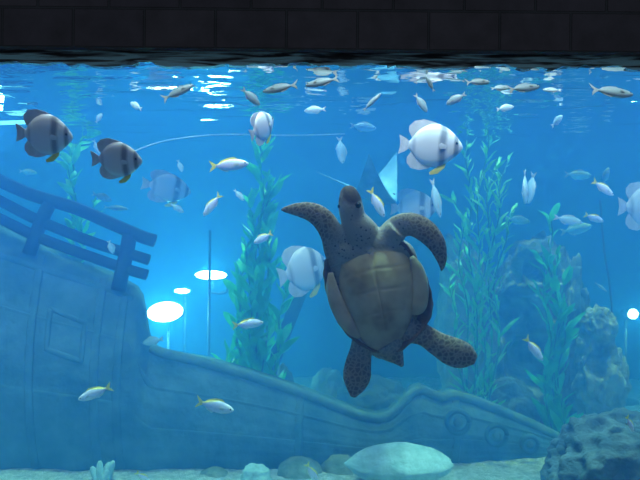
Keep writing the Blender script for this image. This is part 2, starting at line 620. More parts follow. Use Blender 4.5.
# ------------------------------------------------------------------ kelp
def leaf_mat(name, c, c2):
    m, nt, out = new_mat(name)
    tc = N(nt, 'ShaderNodeTexCoord')
    nz = N(nt, 'ShaderNodeTexNoise', i_Scale=7.0, i_Detail=3)
    nt.links.new(tc.outputs['Object'], nz.inputs['Vector'])
    rp = ramp(nt, [(0.35, c), (0.65, c2)])
    nt.links.new(nz.outputs['Fac'], rp.inputs['Fac'])
    b = N(nt, 'ShaderNodeBsdfPrincipled', i_Roughness=0.45)
    nt.links.new(rp.outputs['Color'], b.inputs['Base Color'])
    t = N(nt, 'ShaderNodeBsdfTranslucent')
    nt.links.new(rp.outputs['Color'], t.inputs['Color'])
    mx = N(nt, 'ShaderNodeMixShader')
    mx.inputs[0].default_value = 0.35
    nt.links.new(b.outputs[0], mx.inputs[1])
    nt.links.new(t.outputs[0], mx.inputs[2])
    nt.links.new(mx.outputs[0], out.inputs['Surface'])
    return m


LEAF = leaf_mat('kelp_leaf', (0.08, 0.80, 0.22), (0.30, 0.95, 0.36))
LEAF2 = leaf_mat('kelp_leaf_dark', (0.04, 0.62, 0.16), (0.12, 0.82, 0.28))
STEM = plain('kelp_stem', (0.05, 0.32, 0.16))


def kelp(label, strands, D, leaf_px, width_px, seed, per, mat, up=0.75, droop=0.1):
    """strands: pixel paths from the base upwards; leaves fan out along them"""
    rnd = random.Random(seed)
    s = D / F_PX
    b0 = P(strands[0][0][0], strands[0][0][1], D)
    base = Vector((b0.x, b0.y, 0.0))
    root = empty('kelp', base)
    tag(root, label, 'seaweed')
    V, Fc = [], []
    for st in strands:
        path = [P(a, b, D + (c[0] if c else 0)) - base for a, b, *c in st]
        path = [Vector((path[0].x, path[0].y, -0.01))] + path if path[0].z > 0.1 else path
        n = 40
        sm = [Vector(p) for p in spline(path, n)]
        wob = rnd.uniform(0, 9)
        sm = [p + Vector((.02 * math.sin(i * .5 + wob), .05 * math.sin(i * .33 + wob), 0)) for i, p in enumerate(sm)]
        tube('stem', sm, [0.011 * (1 - .6 * i / n) for i in range(n)], STEM, root, n=6)
        total = sum((sm[i + 1] - sm[i]).length for i in range(n - 1))
        cnt = int(total / (per * s))
        for q in range(cnt):
            f = (q + rnd.random()) / cnt
            if f < 0.14 or (f > 0.8 and rnd.random() < .45):
                continue
            i = min(int(f * (n - 1)), n - 2)
            p = sm[i]
            tan = (sm[i + 1] - sm[i]).normalized()
            az = rnd.uniform(0, 2 * math.pi)
            side = Vector((math.cos(az), math.sin(az), 0))
            L = leaf_px * s * rnd.uniform(.6, 1.25) * (1 - .45 * f)
            W = width_px * s * rnd.uniform(.6, 1.2) * (1 - .35 * f)
            d = (tan * rnd.uniform(up - .2, up + .25) + side * rnd.uniform(.35, .75)).normalized()
            wd = d.cross(Vector((rnd.uniform(-1, 1), rnd.uniform(-1, 1), rnd.uniform(-.3, .3)))).normalized()
            nm = d.cross(wd)
            k0 = len(V)
            m = 6
            for j in range(m + 1):
                t = j / m
                w = W * (math.sin(math.pi * min(1, .10 + t * .90)) ** .7) * .5
                c = p + d * L * t + side * (L * .22 * t * t) + Vector((0, 0, -droop * L * t * t)) + nm * (.06 * L * math.sin(t * 6 + wob))
                V += [c - wd * w, c + nm * w * .25, c + wd * w]
            for j in range(m):
                a = k0 + j * 3
                Fc += [(a, a + 1, a + 4, a + 3), (a + 1, a + 2, a + 5, a + 4)]
    mesh_obj('foliage', V, Fc, mat, root)
    return root


def build_kelp():
    kelp('thin kelp with bright leaves rising behind the ship railing to the surface',
         [[(76, 430), (73, 260), (72, 200), (74, 165), (80, 142), (90, 122)], [(78, 430), (74, 250), (76, 205), (70, 160), (64, 148)], [(80, 430), (82, 262), (84, 222), (92, 200)]],
         5.4, 28, 8, 3, 8, LEAF)
    kelp('dense dark green kelp in the middle, between the lamp pole and the turtle',
         [[(255, 440), (252, 360), (250, 290), (252, 230), (252, 188)], [(262, 440), (264, 350), (268, 280), (266, 220), (272, 180)], [(248, 440), (240, 365), (238, 320), (242, 280), (246, 240)],
          [(270, 440), (276, 370), (280, 330), (284, 290), (288, 262)], [(258, 440), (258, 330), (260, 250), (262, 190), (262, 146)], [(246, 440), (236, 385), (230, 365), (228, 350)],
          [(258, 440), (256, 380), (255, 330), (258, 270), (256, 215)]],
         5.6, 38, 10, 5, 4.6, LEAF2, up=1.35)
    kelp('tallest kelp with many narrow bright leaves, right of the turtle',
         [[(478, 430), (478, 330), (476, 250), (482, 180), (490, 138)], [(484, 430), (490, 320), (494, 240), (500, 190), (508, 158)], [(472, 430), (466, 330), (462, 270), (462, 220), (452, 196)],
          [(476, 430), (474, 320), (472, 240), (468, 180), (466, 140)], [(488, 430), (496, 340), (498, 280), (506, 230), (516, 205)], [(468, 430), (458, 350), (452, 300), (450, 262)],
          [(480, 430), (484, 330), (486, 260), (488, 200), (496, 160)]],
         5.6, 30, 4.8, 7, 4.4, LEAF, up=1.3)
    kelp('short kelp with broad leaves in front of the holed reef rock',
         [[(556, 430), (556, 350), (554, 290), (552, 240), (551, 214)], [(562, 430), (562, 360), (562, 310), (566, 268)], [(550, 430), (548, 360), (546, 300), (543, 255)], [(558, 430), (558, 360), (556, 300), (558, 255)]],
         5.72, 38, 10, 11, 6, LEAF2, up=1.3)


build_kelp()


# ------------------------------------------------------------------ lamps, poles, lines
LAMP_BODY = plain('lamp_housing', (0.10, 0.11, 0.12), rough=0.5)
LENS = emit_mat('lamp_lens', (0.75, 0.95, 1.0), 32.0)
LENS_S = emit_mat('lamp_lens_small', (0.75, 0.95, 1.0), 30.0)


def point(name, loc, power, color, r, parent):
    d = bpy.data.lights.new(name, 'POINT')
    d.energy = power
    d.color = color
    d.shadow_soft_size = r
    o = bpy.data.objects.new(name, d)
    o.location = loc
    link(o)
    o.parent = parent
    return o


def lens_mesh(name, rx, rz, mat, parent, tilt=0):
    bm = bmesh.new()
    bmesh.ops.create_uvsphere(bm, u_segments=24, v_segments=12, radius=1)
    for v in bm.verts:
        x, z = v.co.x * rx, v.co.z * rz
        v.co = (x * math.cos(tilt) - z * math.sin(tilt), v.co.y * .04, x * math.sin(tilt) + z * math.cos(tilt))
    return bm_obj(name, bm, mat, parent)


def flood_lamp(px, py, D, rx, rz, power, label, lens, pole=True, tilt=0.0):
    s = D / F_PX
    c = P(px, py, D)
    root = empty('flood_lamp', (c.x, c.y, 0))
    tag(root, label, 'lamp')
    z = c.z
    o = lens_mesh('lens', rx * s, rz * s, lens, root, tilt)
    o.location = (0, 0, z)
    V, Fc = tube_data([(0, .005, z), (0, .06, z), (0, .18, z), (0, .22, z)], [1.06, 1.1, .8, .3], n=24)
    V = [Vector((v.x * rx * s, v.y, z + (v.z - z) * rz * s)) for v in V]
    mesh_obj('housing', V, Fc, LAMP_BODY, root)
    tube('bracket', [(0, .14, z - rz * s * .7), (0, .16, z - rz * s - .12)], .02, LAMP_BODY, root)
    if pole:
        tube('pole', [(0, .16, z - rz * s - .10), (0, .16, .0)], .018, LAMP_BODY, root)
        tube('foot', [(0, .16, -.01), (0, .16, .03)], [.16, .14], LAMP_BODY, root, n=20)
    point('lamp_light', (0, -.10, z), power, (0.25, 0.82, 1.0), .06, root)
    return root


def build_lamps():
    flood_lamp(165, 312, 7.0, 18, 10, 150, 'brightest oval flood lamp glowing just behind the stern of the ship', LENS, tilt=0.12)
    flood_lamp(211, 275, 7.3, 16, 4.5, 70, 'long narrow lamp glowing at the top of the thin lamp pole', LENS, pole=False)
    flood_lamp(182, 291, 7.3, 8, 2.5, 14, 'smallest lamp, between the oval flood lamp and the lamp pole', LENS_S)
    flood_lamp(633, 314, 7.0, 5, 5, 30, 'small round lamp shining at the far right edge beyond the rock stack', LENS)
    # the pole with its cross arm in front of the narrow lamp
    c = P(210, 230, 6.9)
    root = empty('lamp_pole', (c.x, c.y, 0))
    tag(root, 'thin upright pole with a curved arm, in front of the narrow lamp', 'pole')
    tube('shaft', [(0, 0, 0), (0, 0, c.z)], .016, LAMP_BODY, root)
    tube('foot', [(0, 0, -.01), (0, 0, .03)], [.16, .14], LAMP_BODY, root, n=20)
    zz = P(210, 292, 6.9).z
    tube('arm', spline([(0, 0, zz), (.1, 0, zz - .02), (.19, 0, zz), (.20, 0.02, zz + .07)], 12), .012, LAMP_BODY, root)
    # tube lamp on the far left
    a, b = P(-30, 124, 4.75), P(28, 122, 4.75)
    root = empty('tube_lamp', (a + b) / 2)
    tag(root, 'glowing tube lamp entering at the left edge above the round grey fish', 'lamp')
    h = (b - a) / 2
    tube('tube', [-h, h], .016, emit_mat('tube_glow', (0.25, 0.95, 1.0), 2.2), root)
    tube('end_cap', [h, h + Vector((.06, 0, 0))], .022, LAMP_BODY, root)
    tube('end_cap', [-h, -h - Vector((.06, 0, 0))], .022, LAMP_BODY, root)
    for k in (-1, 1):
        tube('hanger', [h * k * .9 + Vector((0, 0, .01)), h * k * .9 + Vector((0, .1, .9))], .004, LAMP_BODY, root)
    point('lamp_light', (0, -.06, -.06), 4, (0.35, 0.85, 1.0), .05, root)
    # loose line, cable and slanted timber
    pts = spline([(126, 156), (140, 149), (165, 141), (200, 136), (235, 134.5), (290, 135.5), (345, 134)], 40)
    o = tube('air_hose', [P(x, y, 4.55 + .25 * i / 40) for i, (x, y) in enumerate(pts)], .006, plain('pale_hose', (0.55, 0.75, 0.8)), n=6)
    tag(o, 'thin pale air hose hanging in an arc across the upper left', 'hose')
    pts = spline([(600, 200), (604, 250), (609, 280), (612, 310), (614, 340), (615, 400), (615, 414)], 30)
    o = tube('power_cable', [P(x, y, 6.5) for x, y in pts], .012, LAMP_BODY, n=6)
    tag(o, 'thin dark cable hanging upright between the rock stack and the small lamp', 'cable')
    q = [P(303, 286, 6.3), P(262, 392, 6.5)]
    d = (q[1] - q[0])
    q[1] = q[0] + d * ((q[0].z + .05) / -d.z)
    o = tube('timber', q, [.09, .10], WOOD_D, n=4)
    tag(o, 'dark slanted timber leaning behind the middle kelp and the white round fish', 'timber')


build_lamps()


# ------------------------------------------------------------------ fish
def coord_mat(name, build, rough=0.35, spec=0.5):
    m, nt, out = new_mat(name)
    tc = N(nt, 'ShaderNodeTexCoord')
    sx = N(nt, 'ShaderNodeSeparateXYZ')
    nt.links.new(tc.outputs['Object'], sx.inputs[0])
    b = N(nt, 'ShaderNodeBsdfPrincipled', i_Roughness=rough)
    b.inputs['Specular IOR Level'].default_value = spec
    nt.links.new(build(nt, tc, sx), b.inputs['Base Color'])
    nt.links.new(b.outputs[0], out.inputs['Surface'])
    return m


def bars(nt, tc, sx):
    nz = N(nt, 'ShaderNodeTexNoise', i_Scale=6.0)
    nt.links.new(tc.outputs['Object'], nz.inputs['Vector'])
    a = N(nt, 'ShaderNodeMath', operation='MULTIPLY_ADD', i_1=0.05)
    nt.links.new(nz.outputs['Fac'], a.inputs[0])
    nt.links.new(sx.outputs['X'], a.inputs[2])
    mr = N(nt, 'ShaderNodeMapRange')
    mr.inputs[1].default_value, mr.inputs[2].default_value = -0.475, 0.525
    nt.links.new(a.outputs[0], mr.inputs[0])
    w, g = (0.80, 0.82, 0.84), (0.26, 0.28, 0.32)
    rp = ramp(nt, [(0.0, w), (0.17, w), (0.22, (.5, .52, .56)), (0.27, w), (0.60, w), (0.66, g), (0.71, g), (0.77, w), (0.84, w), (0.875, g), (0.91, g), (0.95, w)])
    nt.links.new(mr.outputs[0], rp.inputs['Fac'])
    return rp.outputs['Color']


def fus_col(nt, tc, sx):
    # lavender flank, pale belly, yellow along the back and at the tail root
    a = N(nt, 'ShaderNodeMath', operation='MULTIPLY_ADD', i_1=-0.55)
    nt.links.new(sx.outputs['X'], a.inputs[0])
    z = N(nt, 'ShaderNodeMath', operation='MULTIPLY', i_1=1.6)
    nt.links.new(sx.outputs['Z'], z.inputs[0])
    nt.links.new(z.outputs[0], a.inputs[2])
    mr = N(nt, 'ShaderNodeMapRange')
    mr.inputs[1].default_value, mr.inputs[2].default_value = -0.5, 0.5
    nt.links.new(a.outputs[0], mr.inputs[0])
    rp = ramp(nt, [(0.25, (0.86, 0.88, 0.95)), (0.5, (0.74, 0.74, 0.95)), (0.66, (0.60, 0.60, 0.86)), (0.72, (0.90, 0.78, 0.10))])
    nt.links.new(mr.outputs[0], rp.inputs['Fac'])
    return rp.outputs['Color']


def silver_col(nt, tc, sx):
    mr = N(nt, 'ShaderNodeMapRange')
    mr.inputs[1].default_value, mr.inputs[2].default_value = -0.18, 0.18
    nt.links.new(sx.outputs['Z'], mr.inputs[0])
    rp = ramp(nt, [(0.2, (0.62, 0.86, 0.90)), (0.55, (0.50, 0.72, 0.76)), (0.9, (0.28, 0.46, 0.52))])
    nt.links.new(mr.outputs[0], rp.inputs['Fac'])
    return rp.outputs['Color']


BAT_M = coord_mat('batfish_skin', bars)
BAT_FIN = plain('batfish_fin', (0.68, 0.71, 0.74))
FUS_M = coord_mat('lavender_skin', fus_col)
SIL_M = coord_mat('silver_skin', silver_col)
YEL_M = plain('yellow_fin', (0.90, 0.78, 0.06))
SIL_FIN = plain('silver_fin', (0.60, 0.68, 0.66))
EYE_M = plain('fish_eye', (0.01, 0.01, 0.012), rough=0.15)


def fish_body(xs, zt, zb, wd, n=16):
    V, Fc = [], []
    m = 22
    X = [xs[0] + (xs[-1] - xs[0]) * (0.5 - 0.5 * math.cos(math.pi * i / (m - 1))) for i in range(m)]
    order = np.argsort(xs)
    xa = np.array(xs)[order]
    T, B, W = np.array(zt)[order], np.array(zb)[order], np.array(wd)[order]
    for x in X:
        t, b, w = np.interp(x, xa, T), np.interp(x, xa, B), np.interp(x, xa, W)
        for k in range(n):
            a = 2 * math.pi * k / n
            V.append((x, w * math.copysign(abs(math.cos(a)) ** .9, math.cos(a)), (t + b) / 2 + (t - b) / 2 * math.sin(a)))
    for i in range(m - 1):
        for k in range(n):
            k2 = (k + 1) % n
            Fc.append((i * n + k, (i + 1) * n + k, (i + 1) * n + k2, i * n + k2))
    Fc.append(tuple(range(n)))
    Fc.append(tuple((m - 1) * n + k for k in range(n))[::-1])
    return V, Fc


def plate(name, outline, th, mat, parent, rot=None, loc=(0, 0, 0)):
    """fin: a thin solid cut to an outline in the x-z plane, thinner at its edge"""
    n = len(outline)
    c = Vector((sum(p[0] for p in outline) / n, 0, sum(p[1] for p in outline) / n))
    V = []
    for sgn in (-1, 1):
        for (x, z) in outline:
            V.append(Vector((x, sgn * th * .25, z)))
    V += [c + Vector((0, -th * .5, 0)), c + Vector((0, th * .5, 0))]
    Fc = []
    for k in range(n):
        k2 = (k + 1) % n
        Fc += [(k, k2, 2 * n), (n + k2, n + k, 2 * n + 1), (k2, k, n + k, n + k2)]
    if rot:
        E = Euler([R(a) for a in rot]).to_matrix()
        V = [E @ v for v in V]
    V = [v + Vector(loc) for v in V]
    return mesh_obj(name, V, Fc, mat, parent, smooth=False)


def eyes(root, x, y, z, r):
    for sgn in (-1, 1):
        bm = bmesh.new()
        bmesh.ops.create_uvsphere(bm, u_segments=10, v_segments=8, radius=r)
        for v in bm.verts:
            v.co = (v.co.x + x, v.co.y * .5 + sgn * y, v.co.z + z)
        bm_obj('eye', bm, EYE_M, root)


def make_batfish():
    root = empty('batfish')
    xs = [.50, .48, .44, .36, .24, .10, -.05, -.18, -.28, -.33, -.36]
    zt = [.02, .07, .13, .23, .33, .39, .38, .30, .18, .09, .06]
    zb = [-.02, -.06, -.11, -.20, -.30, -.36, -.36, -.29, -.17, -.09, -.06]
    wd = [.01, .035, .055, .075, .09, .095, .085, .065, .04, .022, .016]
    V, Fc = fish_body(xs, zt, zb, wd)
    mesh_obj('body', V, Fc, BAT_M, root)
    plate('dorsal_fin', [(.16, .36), (.02, .42), (-.14, .455), (-.29, .42), (-.37, .33), (-.37, .24), (-.32, .14), (-.27, .14), (-.1, .33)], .02, BAT_FIN, root)
    plate('anal_fin', [(.10, -.33), (-.02, -.39), (-.16, -.43), (-.30, -.40), (-.37, -.31), (-.37, -.22), (-.32, -.13), (-.27, -.13), (-.1, -.31)], .02, BAT_FIN, root)
    plate('tail_fin', [(-.34, .06), (-.42, .12), (-.52, .17), (-.50, .06), (-.495, 0), (-.50, -.06), (-.52, -.17), (-.42, -.12), (-.34, -.06)], .02, BAT_FIN, root)
    pv = plate('pelvic_fin', [(.26, -.29), (.14, -.34), (.0, -.46), (.02, -.50), (.14, -.47), (.24, -.36)], .03, YEL_M, root)
    pv['label'] = 'yellow pelvic fin'
    for sgn in (-1, 1):
        plate('pectoral_fin', [(.0, .03), (-.10, .05), (-.13, .0), (-.10, -.06), (.0, -.03)], .012, BAT_FIN, root, rot=(0, 10, 18 * -sgn), loc=(.24, sgn * .092, -.02))
    eyes(root, .40, .062, .06, .024)
    return root


def slim(name, mat, tail_mat, h=.145, fork=.15, yellow=False):
    root = empty(name)
    xs = [.50, .48, .43, .34, .20, .05, -.10, -.22, -.30, -.34]
    k = np.array([.05, .24, .46, .74, .96, 1.0, .84, .55, .28, .20]) * h
    wd = np.array([.01, .03, .045, .06, .07, .072, .06, .04, .022, .016])
    V, Fc = fish_body(xs, k, -k, wd)
    mesh_obj('body', V, Fc, mat, root)
    t = plate('tail_fin', [(-.32, .03), (-.40, .08), (-.51, fork), (-.47, .06), (-.42, 0), (-.47, -.06), (-.51, -fork), (-.40, -.08), (-.32, -.03)], .02, tail_mat, root)
    if yellow:
        t['label'] = 'yellow forked tail fin'
    plate('dorsal_fin', [(.24, .9 * h), (.14, h + .045), (-.02, h + .035), (-.20, .62 * h + .03), (-.26, .45 * h), (-.10, .80 * h), (.1, .95 * h)], .012, tail_mat, root)
    plate('anal_fin', [(.0, -.98 * h), (-.06, -h - .03), (-.20, -.62 * h - .03), (-.26, -.42 * h), (-.1, -.8 * h)], .012, SIL_FIN, root)
    for sgn in (-1, 1):
        plate('pectoral_fin', [(.0, .02), (-.10, .02), (-.13, -.02), (-.08, -.04), (.0, -.02)], .01, SIL_FIN, root, rot=(0, 14, 16 * -sgn), loc=(.26, sgn * .066, -.02))
    eyes(root, .42, .045, .02, .02)
    return root


def make_ray():
    root = empty('stingray')
    m = noise_mat('ray_skin', (0.08, 0.32, 0.44), (0.20, 0.50, 0.62), scale=4, rough=.6, bump=0)
    # a kite-shaped disc with wings that curl, swimming towards the right and down
    V, Fc = [], []
    nu, nv = 26, 16
    for sgn in (1, -1):
        for i in range(nu + 1):
            u = -1 + 2 * i / nu
            chord = (1 - abs(u) ** 1.15) * .52 + .01
            le = .30 - .28 * abs(u) ** 1.3
            for j in range(nv + 1):
                v = j / nv
                x = le - chord * v
                th = .075 * math.sin(math.pi * min(1, v * .98 + .02)) ** .7 * math.exp(-(u * 2.6) ** 2) + .006 * math.sin(math.pi * v) * (1 - abs(u))
                z = .50 * abs(u) ** 1.5 + sgn * th
                V.append((x, u * .40, z))
    n1 = (nu + 1) * (nv + 1)
    for i in range(nu):
        for j in range(nv):
            a = i * (nv + 1) + j
            q = (a, a + 1, a + nv + 2, a + nv + 1)
            Fc.append(q)
            Fc.append(tuple(n1 + k for k in q)[::-1])
    for i in range(nu):
        for j in (0, nv):
            a = i * (nv + 1) + j
            b = a + nv + 1
            q = (a, b, n1 + b, n1 + a)
            Fc.append(q if j == 0 else q[::-1])
    mesh_obj('body', V, Fc, m, root)
    tube('tail', spline([(-.20, 0, .0), (-.45, .02, .03), (-.8, .0, .08)], 14), [.022 * (1 - i / 15) for i in range(14)], m, root, n=8)
    for sgn in (-1, 1):
        bm = bmesh.new()
        bmesh.ops.create_uvsphere(bm, u_segments=10, v_segments=8, radius=.022)
        for v in bm.verts:
            v.co += Vector((.22, sgn * .075, .055))
        bm_obj('eye', bm, EYE_M, root)
    return root


PROTO = {}
MAKE = {'batfish': make_batfish,
        'yellowtail_fish': lambda: slim('yellowtail_fish', FUS_M, YEL_M, yellow=True),
        'silver_fish': lambda: slim('silver_fish', SIL_M, SIL_FIN, h=.17, fork=.12),
        'jack_fish': lambda: slim('jack_fish', SIL_M, SIL_FIN, h=.15, fork=.21)}
GROUP = {'batfish': 'batfish in the tank', 'yellowtail_fish': 'yellow-tailed fish in the tank', 'silver_fish': 'small silver fish in the tank', 'jack_fish': 'forked-tail jacks near the surface'}


def copy_tree(o):
    c = o.copy()
    COL.objects.link(c)
    for ch in list(o.children):
        k = ch.copy()
        COL.objects.link(k)
        k.parent = c
    return c


def fish(kind, px, py, length, pitch, yaw, D, label, roll=0, fat=1.0, tall=1.0):
    if kind not in PROTO:
        PROTO[kind] = r = MAKE[kind]()
    else:
        r = copy_tree(PROTO[kind])
    Rm = (Matrix.Rotation(R(yaw), 4, 'Z') @ Matrix.Rotation(R(-pitch), 4, 'Y') @ Matrix.Rotation(R(roll), 4, 'X'))
    if kind in ('silver_fish', 'jack_fish') and D < 3.9 and roll == 0:
        roll = -34 * math.cos(R(yaw))
        Rm = Rm @ Matrix.Rotation(R(roll), 4, 'X')
    half = .5 * abs(math.sin(R(pitch))) + .45 * abs(math.cos(R(pitch))) * (1.0 if kind == 'batfish' else .4)
    while P(px, py, D).z + half * length * D / F_PX > SURF_Z - .025 and D > 3.45:
        D -= .03        # keep the whole fish under the water line
    L = length * D / F_PX
    r.matrix_world = Matrix.Translation(P(px, py, D)) @ Rm @ Matrix.Diagonal((L, L * fat, L * tall, 1))
    tag(r, label, 'fish', GROUP[kind])
    return r


def build_fish():
    B, Y, S, J = 'batfish', 'yellowtail_fish', 'silver_fish', 'jack_fish'
    fish(B, 45, 135, 54, -4, 6, 3.58, 'shadowed grey barred batfish at the far left, above the ship railing', tall=1.02, roll=18)
    fish(B, 117, 160, 52, -3, -5, 3.56, 'darkest barred batfish, between the left kelp and the hose end', tall=.92, roll=20)
    fish(B, 167, 188, 50, -8, 32, 5.0, 'pale barred batfish below the hose, right of the darkest batfish', tall=.75)
    fish(B, 262, 127, 46, 30, 62, 4.7, 'batfish turned almost end-on above the middle kelp, crossing the hose', tall=.8)
    fish(B, 431, 146, 62, -4, -8, 3.95, 'brightest white batfish with yellow pelvic fin, upper right of the turtle head', tall=.93)
    fish(B, 304, 270, 56, 14, 28, 4.8, 'white batfish close to the left edge of the turtle shell', tall=1.05)
    fish(B, 645, 207, 58, 0, 10, 4.8, 'batfish cut off by the right edge of the picture', tall=.95)
    fish(B, 414, 208, 46, 0, -15, 5.0, 'faint batfish half hidden behind the right front flipper of the turtle', tall=.95)

    fish(Y, 229, 165, 40, 4, -6, 4.0, 'lavender yellow-tailed fish swimming level above the middle kelp tip')
    fish(Y, 212, 205, 28, -52, 172, 4.2, 'yellow-tailed fish diving to the lower left beside the middle kelp')
    fish(Y, 263, 238, 21, -30, 190, 4.4, 'small pale yellow-tailed fish in front of the middle kelp near the flipper tip', fat=1.2, tall=1.2)
    fish(Y, 248, 324, 31, 5, 10, 4.4, 'yellow-tailed fish in front of the lower middle kelp')
    fish(Y, 95, 393, 35, -22, 184, 4.2, 'yellow-tailed fish heading left in front of the stern hull')
    fish(Y, 215, 406, 39, -12, -5, 4.2, 'yellow-tailed fish heading right in front of the middle of the hull', tall=1.1)
    fish(Y, 377, 203, 32, -62, 8, 4.1, 'yellow-tailed fish diving beside the turtle head, below the ray', tall=.95)
    fish(Y, 534, 349, 30, -52, 6, 4.3, 'yellow-tailed fish diving in front of the holed reef rock', tall=.95)
    fish(Y, 603, 188, 27, -32, 10, 4.5, 'yellow-tailed fish angled down at the right, above the smallest of the yellow-tailed fish')
    fish(Y, 594, 218, 19, -22, -20, 4.7, 'smallest yellow-tailed fish just left of the cut-off batfish', tall=1.2)
    fish(Y, 312, 473, 24, -60, 15, 4.6, 'yellow-tailed fish nosing down at the sand between the green rocks')
    fish(Y, 630, 424, 19, -62, 20, 3.95, 'yellow-tailed fish nosing down over the lower right boulder')
    fish(Y, 143, 477, 18, -40, 20, 4.5, 'yellow-tailed fish low on the sand between the coral and the white rock')

    fish(S, 363, 127, 27, -4, 8, 4.6, 'dull silver fish level between the hose end and the white batfish')
    fish(S, 341, 150, 27, -82, 20, 4.5, 'silver fish hanging nose down above the turtle head', tall=1.1)
    fish(S, 315, 110, 22, -5, 175, 4.4, 'silver fish heading left high above the turtle head')
    fish(S, 436, 198, 40, -76, 15, 4.4, 'long slim silver fish hanging nose down right of the turtle', tall=.6, fat=.7)
    fish(S, 578, 175, 27, -2, 0, 6.0, 'faint blue fish level at the upper right, farthest of its neighbours')
    fish(S, 606, 176, 18, 72, 10, 5.5, 'faint fish rising steeply behind the angled yellow-tailed fish', tall=1.1)
    fish(S, 568, 220, 28, -12, -8, 4.7, 'greenish silver fish beside the tip of the short kelp', tall=.95)
    fish(S, 576, 229, 32, 12, 0, 5.9, 'faint blue fish behind the greenish fish by the short kelp')
    fish(S, 518, 220, 24, -8, 0, 6.1, 'faint fish between the tallest kelp and the short kelp')
    fish(S, 102, 197, 20, -20, 12, 5.2, 'silver fish just right of the left kelp, over the top rail')
    fish(S, 116, 208, 24, -4, 10, 5.3, 'thin silver fish just above the top rail of the ship', tall=.6)
    fish(S, 505, 108, 19, 12, 10, 4.1, 'small pale silver fish close above the tallest kelp')
    fish(S, 557, 121, 18, 42, 20, 4.4, 'small pale fish alone in the open water at the upper right', tall=1.1)
    fish(S, 136, 106, 18, 28, 150, 4.1, 'small bright white fish near the surface at the upper left')
    fish(S, 421, 103, 22, -50, 20, 4.2, 'dark backed fish diving above the white batfish')
    fish(S, 251, 97, 24, -40, 20, 4.1, 'pale fish diving just above the end-on batfish')
    fish(S, 372, 102, 26, 45, 10, 4.1, 'thin bright fish slanting upward near the surface in the middle', tall=.5)
    fish(S, 430, 84, 18, 62, 160, 3.7, 'bright curved-looking fish rising at the surface above the white batfish', tall=.7)
    fish(S, 456, 99, 22, -28, 170, 4.1, 'dark fish near the surface left of the tallest kelp')
    fish(S, 180, 166, 13, -70, 20, 4.6, 'tiny pale fish above the pale barred batfish', tall=1.1)
    fish(S, 177, 208, 16, -32, 15, 4.8, 'tiny pale fish just below the pale barred batfish')
    fish(S, 239, 195, 15, -48, 10, 4.5, 'tiny white fish left of the middle kelp top')
    fish(S, 111, 247, 14, -70, 30, 4.85, 'tiny white fish in front of the ship railing', tall=1.3, fat=1.3)
    fish(S, 153, 341, 24, -14, 165, 5.0, 'pale fish below the brightest flood lamp')
    fish(S, 28, 172, 17, -4, 10, 6.0, 'faint fish above the left end of the ship railing')
    fish(S, 99, 118, 12, 60, 30, 4.6, 'tiny bright fish by the tip of the left kelp', tall=1.1)
    fish(S, 97, 147, 16, -64, 20, 4.6, 'blue fin-like small fish at the tail of the darkest batfish')
    fish(S, 525, 187, 34, -82, 60, 4.3, 'pale silver fish hanging nose down right of the tallest kelp', tall=1.1)
    fish(S, 531, 188, 32, -78, 120, 4.45, 'silver fish hanging beside its pale twin right of the tallest kelp', tall=1.0)
    fish(S, 601, 287, 16, -34, 10, 5.6, 'thin pale fish above the round knobbly boulder', tall=.45)
    fish(S, 500, 88, 20, 6, 10, 3.75, 'pale fish under the surface right above the tallest kelp')
    fish(S, 552, 90, 18, 4, 170, 3.7, 'faint fish under the surface left of the bright jack')
    fish(J, 612, 92, 44, -6, 4, 3.62, 'bright forked-tail jack near the surface at the upper right')
    fish(J, 178, 92, 34, 28, 10, 3.62, 'forked-tail jack near the surface at the upper left')
    fish(J, 524, 88, 34, 8, 10, 3.75, 'faint forked-tail jack near the surface above the tallest kelp')
    fish(J, 280, 88, 36, -10, 170, 3.75, 'forked-tail jack in place of a surface reflection left of centre')  # this jack and the next are solid stand-ins for mirrored fish
    fish(J, 322, 82, 34, -12, 175, 3.65, 'forked-tail jack in place of a surface reflection right above the small silver fish')
    fish(J, 478, 82, 26, 4, 10, 3.7, 'dull forked-tail jack at the surface above the dark fish')

    r = make_ray()
    D = 4.5
    # wings: one tip up left, one tip down right
    Xv = Vector((.84, -.42, -.28)).normalized()
    Zv = Vector((-.30, 0, .95))
    Zv = (Zv - Xv * Zv.dot(Xv)).normalized()
    Yv = Zv.cross(Xv)
    Rm = Matrix((Xv, Yv, Zv)).transposed().to_4x4()
    L = 86 * D / F_PX
    r.matrix_world = Matrix.Translation(P(373, 195, D)) @ Rm @ Matrix.Scale(L, 4)
    tag(r, 'pale blue ray with raised wings just above right of the turtle head', 'ray')


build_fish()


